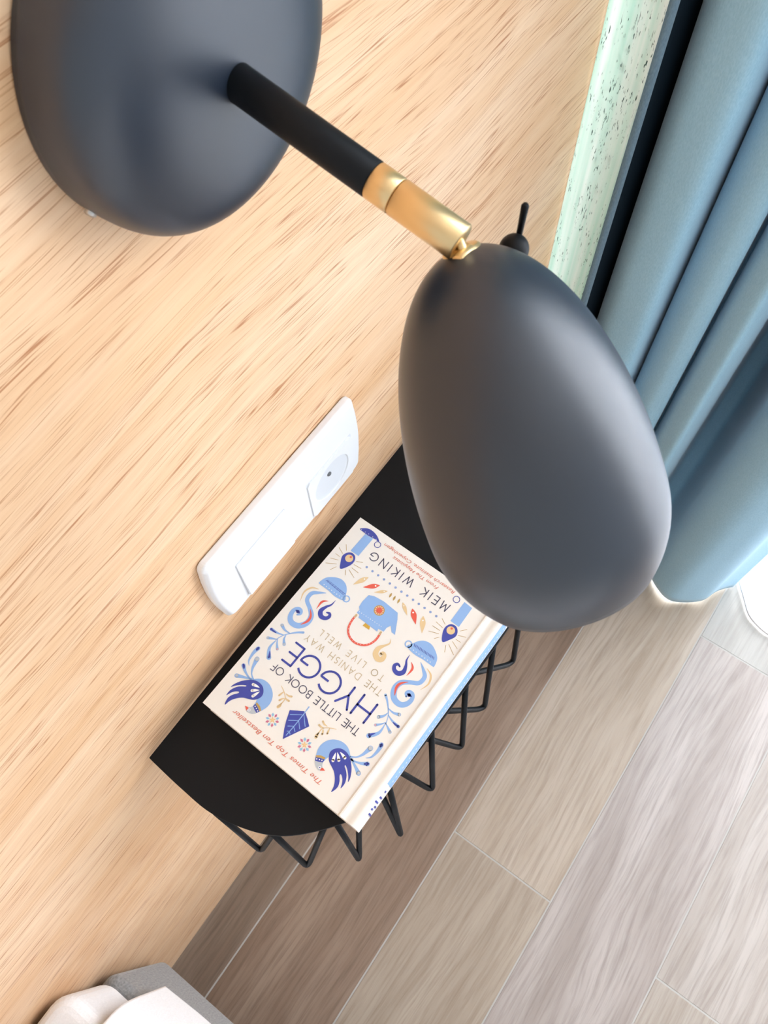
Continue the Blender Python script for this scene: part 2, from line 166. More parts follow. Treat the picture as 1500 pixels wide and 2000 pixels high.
# ------------------------------------------------------------------ materials
def oak():
    m = mat('oak_veneer', (226, 184, 142), .42, spec=.35); t = NT(m)
    src = t.add('ShaderNodeTexCoord').outputs['Object']
    warp = t.noise(t.coord((2.2, 1, 7), src=src), 1, 2)
    comb = t.add('ShaderNodeVectorMath', operation='MULTIPLY_ADD'); t.link(warp, comb.inputs[0])
    comb.inputs[1].default_value = (0, 0, .055); t.link(src, comb.inputs[2]); v = comb.outputs[0]
    streak = t.noise(t.coord((1.3, 1, 22), src=v), 1, 4, .6)
    fine = t.noise(t.coord((3, 1, 330), src=v), 1, 3, .6)
    pore = t.noise(t.coord((24, 1, 1150), src=v), 1, 2, .5)
    patch = t.noise(t.coord((3, 1, 16), src=v), 1, 2)
    brk = t.noise(t.coord((22, 1, 300), src=v), 1, 2)
    c = t.mix(t.ramp(streak, .32, .68), s2l((231, 186, 140)), s2l((247, 215, 181)))
    c = t.mix(t.ramp(fine, .38, .62), t.mix(.22, c, s2l((208, 154, 110))), c)
    broad = t.noise(t.coord((1.6, 1, 7), src=v), 1, 3, .5)
    c = t.mix(t.ramp(broad, .50, .72, (0, 0, 0), (.55,)*3), c, s2l((214, 160, 110)))
    ln = t.noise(t.coord((5, 1, 210), src=v), 1, 2, .55)
    sb = t.add('ShaderNodeMath', operation='SUBTRACT'); t.link(ln, sb.inputs[0]); sb.inputs[1].default_value = .5
    ab_ = t.add('ShaderNodeMath', operation='ABSOLUTE'); t.link(sb.outputs[0], ab_.inputs[0])
    lines = t.mix(1.0, t.ramp(ab_.outputs[0], .004, .022, (1, 1, 1), (0, 0, 0)), t.ramp(brk, .42, .58), 'MULTIPLY')
    pm = t.ramp(pore, .34, .41, (1, 1, 1), (0, 0, 0))
    pk = t.mix(1.0, pm, t.ramp(patch, .35, .6, (.3, .3, .3), (.8, .8, .8)), 'MULTIPLY')
    pk = t.mix(1.0, pk, t.mix(1.0, lines, (.85, .85, .85), 'MULTIPLY'), 'LIGHTEN')
    c = t.mix(pk, c, s2l((176, 110, 66)))
    t.link(c, t.b.inputs['Base Color']); t.bump(pm, -.15, .0004)
    return m
M_OAK = oak()
def tile_mat(name, a, b, vein, seed, vs=1.0):
    m = mat(name, a, .33, spec=.45); t = NT(m)
    oi = t.add('ShaderNodeObjectInfo')
    src = t.add('ShaderNodeTexCoord').outputs['Object']
    ad = t.add('ShaderNodeVectorMath', operation='ADD'); t.link(src, ad.inputs[0]); ad.inputs[1].default_value = (seed*3.7, seed*1.3, seed)
    warp = t.noise(t.coord((1.6, 7, 1), src=ad.outputs[0]), 1, 3)
    wa = t.add('ShaderNodeVectorMath', operation='MULTIPLY_ADD'); t.link(warp, wa.inputs[0]); wa.inputs[1].default_value = (0, .06, 0)
    t.link(ad.outputs[0], wa.inputs[2]); v = wa.outputs[0]
    n1 = t.noise(t.coord((2.2, 22, 1), src=v), 1, 4, .6)
    n2 = t.noise(t.coord((9, 190, 1), src=v), 1, 4, .65)
    n3 = t.noise(t.coord((14, 60, 1), src=v), 1, 3, .6)
    c = t.mix(t.ramp(n1, .38, .62), s2l(a), s2l(b))
    c = t.mix(t.ramp(n2, .30, .55, (.55*vs,)*3, (0, 0, 0)), c, s2l(vein))
    c = t.mix(t.ramp(n3, .60, .78, (0, 0, 0), (.35,)*3), c, s2l(b))
    t.link(c, t.b.inputs['Base Color']); t.bump(n2, .12, .0006)
    return m
M_BLACK = mat('satin_black_metal', (24, 35, 50), .39, spec=.85)
M_BLACK2 = mat('matte_black_metal', (10, 14, 19), .5, spec=.22)
M_BRASS = mat('brushed_brass', (228, 198, 148), .36, metal=1)
M_STEEL = mat('steel', (190, 188, 185), .3, metal=1)
M_WHITE = mat('white_plastic', (236, 237, 240), .35)
M_WHITE_D = mat('white_plastic_recess', (222, 225, 230), .4)
M_GAP = mat('shadow_gap_plastic', (205, 207, 212), .6)
M_GROUT = mat('grout', (180, 177, 172), .8)
M_PAINT = mat('wall_paint', (232, 230, 226), .8)
M_PAPER = mat('book_cloth', (236, 231, 224), .38)
def pages_mat():
    m = mat('page_edges', (232, 224, 210), .7); t = NT(m)
    n = t.noise(t.coord((1, 1, 2600)), 1, 1)
    t.link(t.mix(t.ramp(n, .35, .65), s2l((206, 196, 180)), s2l((240, 233, 222))), t.b.inputs['Base Color']); return m
M_PAGES = pages_mat()
def cloth(name, a, b, sc=900, rough=.85, sheen=.3):
    m = mat(name, a, rough, spec=.2, sheen=sheen); t = NT(m)
    n = t.noise(t.coord((sc, sc, sc*.35)), 1, 2, .6)
    t.link(t.mix(t.ramp(n, .3, .7), s2l(a), s2l(b)), t.b.inputs['Base Color']); t.bump(n, .2, .0006); return m
M_BLUE = cloth('blue_curtain_cloth', (152, 198, 223), (168, 211, 234))
M_GREY = cloth('grey_upholstery', (120, 121, 122), (152, 152, 152), 500)
M_LINEN = cloth('white_linen', (238, 238, 240), (246, 246, 248), 700, .8, .1)
def mint():
    m = mat('mint_printed_cloth', (196, 226, 216), .8, spec=.2); t = NT(m)
    src = t.add('ShaderNodeTexCoord').outputs['Object']
    dash = t.noise(t.coord((800, 900, 130), src=src), 1, 2, .6)
    band = t.noise(t.coord((60, 60, 26), src=src), 1, 2)
    stripe = t.noise(t.coord((160, 160, 3), src=src), 1, 2)
    c = t.mix(t.ramp(stripe, .35, .65), s2l((216, 240, 232)), s2l((246, 252, 250)))
    k = t.mix(1.0, t.ramp(dash, .33, .38, (1, 1, 1), (0, 0, 0)), t.ramp(band, .42, .52, (0, 0, 0), (1, 1, 1)), 'MULTIPLY')
    c = t.mix(k, c, s2l((58, 82, 80)))
    t.link(c, t.b.inputs['Base Color'])
    tr = t.add('ShaderNodeBsdfTranslucent'); t.link(c, tr.inputs[0]); mx = t.add('ShaderNodeMixShader'); mx.inputs[0].default_value = .72
    t.link(t.b.outputs[0], mx.inputs[1]); t.link(tr.outputs[0], mx.inputs[2]); t.link(mx.outputs[0], t.n['Material Output'].inputs[0])
    return m
M_MINT = mint()
def sheer():
    m = mat('sheer_voile', (246, 248, 252), .8); t = NT(m)
    tr = t.add('ShaderNodeBsdfTranslucent'); tr.inputs[0].default_value = (.95, .96, 1, 1)
    tp = t.add('ShaderNodeBsdfTransparent'); m1 = t.add('ShaderNodeMixShader'); m1.inputs[0].default_value = .6
    t.link(t.b.outputs[0], m1.inputs[1]); t.link(tr.outputs[0], m1.inputs[2])
    m2 = t.add('ShaderNodeMixShader'); m2.inputs[0].default_value = .45
    t.link(m1.outputs[0], m2.inputs[1]); t.link(tp.outputs[0], m2.inputs[2]); t.link(m2.outputs[0], t.n['Material Output'].inputs[0]); return m
M_SHEER = sheer()
def glass():
    m = mat('window_glass', (255, 255, 255), .02); t = NT(m)
    tp = t.add('ShaderNodeBsdfTransparent'); gl = t.add('ShaderNodeBsdfGlossy'); gl.inputs['Roughness'].default_value = .02
    mx = t.add('ShaderNodeMixShader'); mx.inputs[0].default_value = .06
    t.link(tp.outputs[0], mx.inputs[1]); t.link(gl.outputs[0], mx.inputs[2]); t.link(mx.outputs[0], t.n['Material Output'].inputs[0]); return m
M_GLASS = glass()

# ------------------------------------------------------------------ structure
tag(box('wall_back', (-2.4, 1.0, 0, .12, 0, 2.5), M_OAK), kind='structure', label='oak veneer wall with horizontal grain')
wv = [box_vf(.98, 1.1, -.03, .0, 0, 2.5), box_vf(.98, 1.1, -3.2, -1.75, 0, 2.5), box_vf(.98, 1.1, -1.75, -.03, 2.3, 2.5)]
tag(obj('wall_right', *join_vf(wv), M_PAINT), kind='structure')
wf = [box_vf(1.0, 1.06, -.07, -.03, 0, 2.3), box_vf(1.0, 1.06, -1.75, -1.7, 0, 2.3), box_vf(1.0, 1.06, -.96, -.91, .05, 2.25),
      box_vf(1.0, 1.06, -1.7, -.07, 2.25, 2.3), box_vf(1.0, 1.06, -1.7, -.07, 0, .05)]
win = tag(obj('window_1', *join_vf(wf), M_PAINT), kind='structure')
for y0, y1 in ((-1.7, -.96), (-.91, -.07)): box('pane', (1.026, 1.032, y0, y1, .05, 2.25), M_GLASS, win)
tag(box('ceiling', (-2.4, 1.1, -3.2, .12, 2.5, 2.56), M_PAINT), kind='structure')
fl = tag(box('floor', (-2.4, 1.1, -3.2, .12, -.05, -.0004), M_GROUT), kind='structure', label='wood-look plank tile floor with pale grout')
TM = {}
def tm(i):
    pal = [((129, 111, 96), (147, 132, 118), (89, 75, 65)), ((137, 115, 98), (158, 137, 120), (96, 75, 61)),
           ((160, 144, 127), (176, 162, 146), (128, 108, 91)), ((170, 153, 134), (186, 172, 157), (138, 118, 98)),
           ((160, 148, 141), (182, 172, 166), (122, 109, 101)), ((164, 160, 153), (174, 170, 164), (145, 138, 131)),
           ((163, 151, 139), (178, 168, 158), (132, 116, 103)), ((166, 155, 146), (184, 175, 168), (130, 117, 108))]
    if i not in TM: TM[i] = tile_mat('plank_tile_%s' % 'abcdefgh'[i], *pal[i], seed=i+1)
    return TM[i]
L = .933; G = .0010
rows = [(-.0602, .0), (-.217, -.0602)] + [(-.3755 - .1589*k, -.217 - .1589*k if k == 0 else -.3755 - .1589*(k-1)) for k in range(0, 12)]
for r, (y0, y1) in enumerate(rows):
    off = .1137 if r % 2 == 0 else .5797
    if r >= 4 and r % 2 == 0: off = .117
    for k in range(-3, 3):
        x0, x1 = max(off + k*L, -2.4), min(off + (k+1)*L, .98)
        if x1 - x0 < .01: continue
        right = k >= 0
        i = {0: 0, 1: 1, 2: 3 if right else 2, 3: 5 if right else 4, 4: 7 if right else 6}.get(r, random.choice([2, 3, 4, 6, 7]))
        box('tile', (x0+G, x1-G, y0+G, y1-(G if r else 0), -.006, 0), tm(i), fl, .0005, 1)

# ------------------------------------------------------------------ wall lamp
LX, LZ, LR, LD = .1615, 1.0704, .0595, .0308
lamp = empty('wall_lamp', (LX, -.0005, LZ), 'black wall reading lamp with domed base, brass joint and long oval shade, above the book', 'lamp')
def lo(name, V, F, m, parent=lamp, smooth=True):
    off = Vector((LX, -.0005, LZ)); return obj(name, [Vector(v)-off for v in V], F, m, parent, smooth)
prof = [(0.0004, LR)] + [(LD*math.sin(math.pi/2*(i/60)**1.5)**.52, max(LR*math.cos(math.pi/2*(i/60)**1.5)**.56, .0003)) for i in range(3, 61)]
lo('base', *lathe_vf((LX, -.0005, LZ), (0, -1, 0), prof, 96), M_BLACK)
lo('screw', *lathe_vf((LX-.0592*.892, -.0050, LZ-.0592*.452), (-.892, -.15, -.452), [(-.003, .0021), (.0012, .0021), (.0018, .0014)], 20), M_STEEL)
A0, A1 = Vector((LX, -.027, 1.0694)), Vector((LX, -.116, 1.0490)); ad = (A1-A0).normalized()
def on(y): return A0 + ad*((A0.y-y)/-ad.y)
RA = .00615
def seg(y0, y1, r=RA, bv=.0004):
    p, q = on(y0), on(y1); Ln = (q-p).length
    return lathe_vf(p, q-p, [(0, r-bv), (bv, r), (Ln-bv, r), (Ln, r-bv)], 48)
lo('arm', *seg(-.020, -.0832), M_BLACK2)
lo('brass_sleeve', *seg(-.0832, -.0921), M_BRASS)
lo('joint_collar', *seg(-.0918, -.0925, RA-.0006, .0001), M_BLACK2)
lo('brass_sleeve', *seg(-.0923, -.1165), M_BRASS)
ST = Vector((.1631, -.1158, 1.0447)); SA = Vector((-.2784, -.6108, -.7412)).normalized(); SL = .1287
def shade_r(s):
    if s < .747: return .0441*(1-(1-s/.747)**1.963)**(1/2.033)
    return .0441-.22*(s-.747)**2.2
op = []
for i in range(90):
    s = (i/89)**2; op.append((SL*s, max(.0003, shade_r(s))))
ip = [(s, r-.0012) for s, r in op if s > .002][::-1]
sh = lo('shade', *lathe_vf(ST, SA, op + ip, 128, True, True), M_BLACK)
lo('bulb_holder', *lathe_vf(ST+SA*.003, SA, [(0, .010), (.035, .010), (.035, .008)], 32), M_WHITE, sh)
# knuckle between sleeve and shade
tip = on(-.1165)
kn = Vector((.1598, -.1192, 1.0462))
lo('tongue', *tube_vf([on(-.1120), tip, tip.lerp(kn, .6), kn + SA*.004], .0017, 12), M_BRASS)
lo('pivot', *lathe_vf(kn - Vector((.0035, 0, 0)), (1, 0, 0), [(0, .0022), (.0006, .0027), (.0064, .0027), (.007, .0022)], 24), M_BRASS)
lo('brass_cap', *lathe_vf(ST - SA*.0006, SA, [(0, .0052), (.0008, .0062), (.0030, .0068), (.0042, .0066)], 32), M_BRASS)
# switch on the back of the shade
H0, H1 = Vector((.1700, -.1270, 1.0180)), Vector((.1885, -.1236, 1.0342)); hd = (H1-H0).normalized(); hl = (H1-H0).length
hp = [(0, .0052), (hl-.0052, .0052)] + [(hl-.0052+.0052*math.sin(a*math.pi/16), max(.0052*math.cos(a*math.pi/16), .0002)) for a in range(1, 9)]
sw = lo('switch_housing', *lathe_vf(H0, hd, hp, 32), M_BLACK2)
T1 = Vector((.1910, -.1229, 1.0450))
lo('toggle', *lathe_vf(H1 - (T1-H1)*.2, T1-H1, [(0, .0010), (.0095, .00125), (.0125, .00135), (.0133, .0008)], 16), M_BLACK2, sw)

# ------------------------------------------------------------------ wall shelf
shelf = empty('wall_shelf', (.2, -.002, .6345), 'black metal half-oval bedside shelf with hanging wire loops, under the book', 'shelf')
so = Vector((.2, -.002, .6345))
half = [(-.0326, -.006), (-.0346, -.036), (-.0346, -.066), (-.0262, -.0982), (-.0130, -.1208), (.0105, -.1425), (.0275, -.1515), (.0571, -.1588), (.1124, -.1625), (.1560, -.1645), (.2, -.1655)]
sm = [Vector((x, y)) for x, y in half]; cm = catmull([(*p, 0) for p in sm], 6)
out = [(p.x, p.y) for p in cm]; out = [(-.0322, -.0022)] + out + [(.4-x, y) for x, y in out[::-1][1:]] + [(.4322, -.0022)]
n = len(out)
def plate(z0, z1): 
    V = [Vector((x, y, z)) - so for z in (z0, z1) for x, y in out]
    return V, [tuple(range(n)), tuple(range(n, 2*n))] + [(i, (i+1) % n, n+(i+1) % n, n+i) for i in range(n)]
bevel(obj('shelf_top', *plate(.6307, .6345), M_BLACK2, shelf), .0005, 2)
ot = [(-.0325, -.0659), (-.0195, -.1045), (.0115, -.1412), (.0545, -.1560), (.1040, -.1600), (.1475, -.1620), (.1850, -.1632), (.228, -.1632)]
bt = [(-.0384, -.0942), (-.0259, -.132), (.0017, -.163), (.0358, -.1801), (.0795, -.1811), (.122, -.1822), (.1609, -.1799), (.2090, -.1790)]
it = [(-.0131, -.1084), (.0103, -.1342), (.0327, -.1449), (.0500, -.1483), (.0640, -.1350), (.0918, -.1450), (.1058, -.1400), (.142, -.1480)]
loops = [(o, b, i) for o, b, i in zip(ot, bt, it)]
loops += [tuple((.4-p[0]+.012, p[1]) for p in l) for l in loops[:7]]
for o_, b_, i_ in loops:
    a, b, c = Vector((*o_, .631)), Vector((*b_, .540)), Vector((*i_, .631))
    P = [a, a.lerp(b, .5), a.lerp(b, .90)]
    for k in range(1, 8):
        t = k/8; P.append(a.lerp(b, .9)*(1-t)**2 + b*2*t*(1-t) + b.lerp(c, .16)*t*t)
    P += [b.lerp(c, .16), b.lerp(c, .6), c]
    V, F = tube_vf(P, .0024, 12); obj('wire_loop', [v - so for v in V], F, M_BLACK2, shelf, True)

# ------------------------------------------------------------------ socket and switch plate
plo = Vector((.151, 0, .746))
pl = empty('wall_switch_plate', plo, 'white double plate with light switch and round outlet, on the oak wall above the shelf', 'switch')
def rrect(x0, x1, z0, z1, r, bow=0, n=6):
    P = []
    for cx_, cz_, a0 in ((x1-r, z1-r, 0), (x0+r, z1-r, 90), (x0+r, z0+r, 180), (x1-r, z0+r, 270)):
        for k in range(n+1):
            a = math.radians(a0+90*k/n); P.append([cx_+r*math.cos(a), cz_+r*math.sin(a)])
        if a0 in (0, 180):
            pass
    Q = []
    for i, p in enumerate(P):
        Q.append(p); q = P[(i+1) % len(P)]
        if (i+1) % (n+1) == 0 and bow and abs(p[0]-q[0]) < .001:
            for t in (.2, .4, .5, .6, .8):
                s = 1 if p[0] > (x0+x1)/2 else -1
                Q.append([p[0]+(q[0]-p[0])*t + s*bow*4*t*(1-t), p[1]+(q[1]-p[1])*t])
    return Q
def slab(P, y0, y1, inset=0):
    n = len(P); cx_ = sum(p[0] for p in P)/n; cz_ = sum(p[1] for p in P)/n
    V = [Vector((x, y0, z)) for x, z in P] + [Vector((x, y1+inset, z)) for x, z in P]
    w_ = max(p[0] for p in P)-min(p[0] for p in P); h_ = max(p[1] for p in P)-min(p[1] for p in P)
    V += [Vector((cx_+(x-cx_)*(1-2*inset/w_), y1, cz_+(z-cz_)*(1-2*inset/h_))) for x, z in P] if inset else []
    m_ = 2 if not inset else 3
    F = [tuple(range(n)), tuple(range((m_-1)*n, m_*n))]
    for k in range(m_-1): F += [(k*n+i, k*n+(i+1) % n, (k+1)*n+(i+1) % n, (k+1)*n+i) for i in range(n)]
    return V, F
def po(name, vf, m, parent=pl, smooth=False): return obj(name, [v-plo for v in vf[0]], vf[1], m, parent, smooth)
bevel(po('frame', slab(rrect(.0745, .2285, .6995, .7885, .006, .003), -.0005, -.0082, .0028), M_WHITE), .0012, 3, 20)
po('switch_gap', slab(rrect(.0950, .1460, .7065, .7590, .0012), -.0075, -.0084), M_GAP)
rk = po('rocker', slab(rrect(.0956, .1454, .7071, .7584, .0010), -.0078, -.0092), M_WHITE)
for v in rk.data.vertices:
    if v.co.y < -.0085: v.co.y -= .0016*max(0, (.725-.746-v.co.z)/.02)
bevel(rk, .0004, 2)
po('socket_gap', slab(rrect(.1690, .2200, .7030, .7550, .0012), -.0075, -.0083), M_WHITE_D)
def annulus(x0, x1, z0, z1, cx_, cz_, r, y, depth, n=48):
    V, F = [], []
    for k in range(n):
        a = 2*math.pi*(k+.5)/n; c, s = math.cos(a), math.sin(a)
        t = min(((x1-cx_) if c > 0 else (cx_-x0))/max(abs(c), 1e-6), ((z1-cz_) if s > 0 else (cz_-z0))/max(abs(s), 1e-6))
        V += [Vector((cx_+c*t, y+.001, cz_+s*t)), Vector((cx_+c*t, y, cz_+s*t)), Vector((cx_+c*r, y, cz_+s*r)), Vector((cx_+c*(r-.001), y+depth, cz_+s*(r-.001)))]
    for k in range(n):
        j = (k+1) % n
        for q in range(3): F.append((4*k+q, 4*j+q, 4*j+q+1, 4*k+q+1))
    F.append(tuple(4*k+3 for k in range(n)))
    return V, F
sk = po('socket_insert', annulus(.1697, .2193, .7037, .7543, .1945, .729, .0195, -.0092, .0045), M_WHITE)
po('screw', lathe_vf((.1925, -.0080, .737), (0, -1, 0), [(0, .0018), (.0012, .0018), (.0016, .0013), (.0014, .0008), (.0008, .0004)], 20), mat('dull_steel', (120, 122, 124), .5, metal=.7), sk, True)
# ------------------------------------------------------------------ book
BT = math.radians(-1.9); C0 = Vector((.1995, -.1616, .6346))
book = empty('book', C0, 'cream hardback book with blue folk-art birds and HYGGE lettering, lying on the black shelf', 'book', BT + math.pi/2)
HX = .0275
def strip_solid(name, prof, y0, y1, thick, m, parent, seg=1):
    V, F = [], []; nrm = []
    for i, p in enumerate(prof):
        a, b = Vector(prof[max(i-1, 0)]), Vector(prof[min(i+1, len(prof)-1)]); d = (b-a).normalized(); nrm.append(Vector((-d.y, d.x)))
    k = len(prof)
    for y in (y0, y1):
        for p in prof: V.append((p[0], y, p[1]))
        for p, nn in zip(prof, nrm): V.append((p[0]+nn.x*thick, y, p[1]+nn.y*thick))
    for i in range(k-1):
        F += [(i, i+1, 2*k+i+1, 2*k+i), (k+i, k+i+1, 3*k+i+1, 3*k+i), (i, i+1, k+i+1, k+i), (2*k+i, 2*k+i+1, 3*k+i+1, 3*k+i)]
    F += [(0, k, 3*k, 2*k), (k-1, 2*k-1, 4*k-1, 3*k-1)]
    return obj(name, V, F, m, parent, True)
pc = [(.1385, .0275), (.0600, .0276), (.0150, .0277), (.0125, .0275), (.0105, .0267), (.0088, .0258), (.0072, .0256), (.0056, .0262), (.0040, .0272), (.0022, .0278), (.0004, .0276), (-.0014, .0267), (-.0026, .0245), (-.0032, .0200), (-.0034, .0138)]
pf = [(x, y) for x, y in catmull([(a, b, 0) for a, b in pc], 4) and [(v.x, v.y) for v in catmull([(a, b, 0) for a, b in pc], 4)]]
full = pf + [(x, .0278-y) for x, y in pf[::-1][1:]]
cov = strip_solid('cover', full, 0, .184, .0022, M_PAPER, book)
md = cov.modifiers.new('w', 'WEIGHTED_NORMAL'); md.keep_sharp = True
for e in cov.data.edges: pass
cov.data.set_sharp_from_angle(angle=math.radians(45))
pg = [(x, y, z) for y in (.0035, .1805) for x, z in [(.1340, .0025), (.1335, .0138), (.1340, .0251), (.004, .0251), (.0015, .0138), (.004, .0025)]]
obj('pages', pg, [(0,1,2,3,4,5), (6,7,8,9,10,11)] + [(i, (i+1) % 6, 6+(i+1) % 6, 6+i) for i in range(6)], M_PAGES, book)
# printed cover art: flat ink shapes lying on the board, one mesh with one slot per ink
INK = dict(navy=(62, 72, 160), sky=(142, 178, 226), white=(244, 242, 238), tan=(226, 196, 148), red=(226, 92, 74), grey=(184, 190, 196), pink=(214, 168, 172),
           ochre=(186, 152, 84), dot=(136, 158, 204), gold=(206, 160, 60), rose=(204, 112, 140), aqua=(142, 190, 222), straw=(238, 200, 140), ink=(66, 66, 92), beige=(205, 186, 152), brick=(214, 108, 84))
names = list(INK); inkm = [mat('ink_'+k, v, .45) for k, v in INK.items()]
AV, AF, AM = [], [], []
def ztop(x):
    if x > 15: return 27.56 + (0.14 if x < 60 else .14*max(0, (138.5-x)/78.5))
    return 27.75
def addp(P, col, lay):
    """P: outline in millimetres on the cover"""
    n0 = len(AV); tri = tessellate_polygon([[Vector((x, y, 0)) for x, y in P]])
    AV.extend([(x/1000, y/1000, (ztop(x)+.04+.035*lay)/1000) for x, y in P])
    for t in tri: AF.append(tuple(n0+i for i in t)); AM.append(names.index(col))
def stroke_pts(P, W):
    n = len(P); idx = []
    if n > 2:
        C = catmull([(*p, w_) for p, w_ in zip(P, W)], 6)
    else: C = [Vector((*p, w_)) for p, w_ in zip(P, W)]
    Lf, Rt = [], []
    for i, c in enumerate(C):
        d = C[min(i+1, len(C)-1)] - C[max(i-1, 0)]; d = Vector((d.x, d.y)); d = d.normalized() if d.length > 1e-9 else Vector((1, 0))
        nn = Vector((-d.y, d.x))*max(c.z, .12)/2; Lf.append((c.x+nn.x, c.y+nn.y)); Rt.append((c.x-nn.x, c.y-nn.y))
    return C, Lf, Rt
def adds(P, W, col, lay, capped=True):
    C, Lf, Rt = stroke_pts(P, W); n0 = len(AV); k = len(C)
    for x, y in Lf+Rt: AV.append((x/1000, y/1000, (ztop(x)+.04+.035*lay)/1000))
    for i in range(k-1): AF.append((n0+i, n0+i+1, n0+k+i+1, n0+k+i)); AM.append(names.index(col))
    if capped:
        for c in (C[0], C[-1]):
            if c.z > .5: addc(c.x, c.y, c.z/2, col, lay)
def addc(x, y, r, col, lay, n=14):
    addp([(x+r*math.cos(2*math.pi*k/n), y+r*math.sin(2*math.pi*k/n)) for k in range(n)], col, lay)
MC = 75.45
for kind, col, lay, mir, a, D in json.loads(ART):
    P0 = list(zip(D[::2], D[1::2]))
    for flip in ((0, 1) if mir else (0,)):
        P = [(2*MC-x, y) for x, y in P0] if flip else P0
        if kind == 'p':
            if a: P = [(v.x, v.y) for v in catmull([(*p, 0) for p in P], 4, True)]
            addp(P, col, lay)
        elif kind == 's': adds(P, a, col, lay)
        elif kind == 'c': addc(*P[0], a, col, lay)
        elif kind == 'o':
            adds([(P[0][0]+a[0]*math.cos(2*math.pi*k/20), P[0][1]+a[0]*math.sin(2*math.pi*k/20)) for k in range(21)], [a[1]]*21, col, lay, False)
def arc(cx_, cy_, rx, ry, a0, a1, n=12): return [(cx_+rx*math.cos(math.radians(a0+(a1-a0)*k/n)), cy_+ry*math.sin(math.radians(a0+(a1-a0)*k/n))) for k in range(n+1)]
GL = {'A': (.78, [[(0, 0), (.39, 1), (.78, 0)], [(.14, .34), (.64, .34)]]), 'B': (.56, [[(0, 0), (0, 1), (.28, 1)]+arc(.28, .76, .22, .24, 90, -90)+[(0, .52)], [(.28, .52)]+arc(.28, .26, .28, .26, 90, -90)+[(0, 0)]]),
 'D': (.78, [[(0, 0), (0, 1), (.28, 1)]+arc(.28, .5, .5, .5, 90, -90)+[(0, 0)]]), 'E': (.5, [[(.5, 1), (0, 1), (0, 0), (.5, 0)], [(0, .52), (.46, .52)]]), 'F': (.46, [[(.46, 1), (0, 1), (0, 0)], [(0, .5), (.42, .5)]]),
 'G': (.98, [arc(.5, .5, .5, .5, 45, 360, 26)+[(.58, .5)]]), 'H': (.72, [[(0, 0), (0, 1)], [(.72, 0), (.72, 1)], [(0, .52), (.72, .52)]]), 'I': (.0, [[(0, 0), (0, 1)]]),
 'K': (.58, [[(0, 0), (0, 1)], [(.56, 1), (.02, .48), (.58, 0)]]), 'L': (.44, [[(0, 1), (0, 0), (.44, 0)]]), 'M': (.86, [[(0, 0), (.12, 1), (.43, .2), (.74, 1), (.86, 0)]]), 'N': (.74, [[(0, 0), (0, 1), (.74, 0), (.74, 1)]]),
 'O': (1.0, [arc(.5, .5, .5, .5, 0, 360, 28)]), 'S': (.5, [arc(.25, .76, .22, .24, 40, 270, 10)+arc(.25, .26, .25, .26, 90, -140, 10)]), 'T': (.56, [[(0, 1), (.56, 1)], [(.28, 0), (.28, 1)]]),
 'V': (.72, [[(0, 1), (.36, 0), (.72, 1)]]), 'W': (1.06, [[(0, 1), (.27, 0), (.53, .9), (.79, 0), (1.06, 1)]]), 'Y': (.66, [[(0, 1), (.33, .45), (.66, 1)], [(.33, .45), (.33, 0)]])}
def caps(txt, x0, x1, y0, h, w_, col):
    wd = []; 
    tot = sum(GL[c][0] if c != ' ' else .3 for c in txt)*h; gap = (x1-x0-tot)/(len(txt)-1); x = x0
    for c in txt:
        if c == ' ': x += .3*h+gap; continue
        for S_ in GL[c][1]:
            P = [(x+a*h, y0+b*h) for a, b in S_]
            if len(P) > 6: adds_poly(P, w_, col)
            else:
                for p, q in zip(P[:-1], P[1:]): adds([p, q], [w_, w_], col, 1)
        x += GL[c][0]*h+gap
def adds_poly(P, w_, col):
    for p, q in zip(P[:-1], P[1:]):
        d = Vector(q)-Vector(p)
        if d.length < 1e-6: continue
        d = d.normalized()*w_*.12; adds([(p[0]-d.x, p[1]-d.y), (q[0]+d.x, q[1]+d.y)], [w_, w_], col, 1, False)
caps('HYGGE', 37.3, 113.2, 109.4, 16.1, 1.6, 'navy')
caps('THE LITTLE BOOK OF', 36.2, 115.6, 130.4, 5.5, .62, 'ink')
caps('THE DANISH WAY', 40.3, 110.2, 99.1, 4.9, .56, 'beige')
caps('TO LIVE WELL', 45.4, 104.2, 89.9, 4.7, .56, 'beige')
caps('MEIK WIKING', 38.8, 112.2, 17.1, 6.7, .75, 'ink')
obj_print = obj('cover_print', AV, AF, inkm, book)
for p, k in zip(obj_print.data.polygons, AM): p.material_index = k
def serif(txt, x0, x1, y0, size):
    cu = bpy.data.curves.new('t', 'FONT'); cu.body = txt; cu.size = size/1000; cu.shear = .25; cu.offset = 0; cu.extrude = 0; cu.resolution_u = 3
    to = bpy.data.objects.new('t', cu); COL.objects.link(to); dg = bpy.context.evaluated_depsgraph_get()
    me = bpy.data.meshes.new_from_object(to.evaluated_get(dg)); bpy.data.objects.remove(to)
    xs = [v.co.x for v in me.vertices]; a, b = min(xs), max(xs)
    for v in me.vertices:
        x = x0 + (v.co.x-a)/(b-a)*(x1-x0); v.co = Vector((x/1000, v.co.y + y0/1000, (ztop(x)+.075)/1000))
    me.materials.append(inkm[names.index('brick')]); o = bpy.data.objects.new('cover_lettering', me); COL.objects.link(o); o.parent = book
serif('The Times Top Ten Bestseller', 35.5, 117.0, 173.6, 4.9)
serif('From The Happiness', 54.2, 97.0, 10.6, 4.0)
serif('Research Institute, Copenhagen', 42.0, 109.0, 5.9, 4.0)
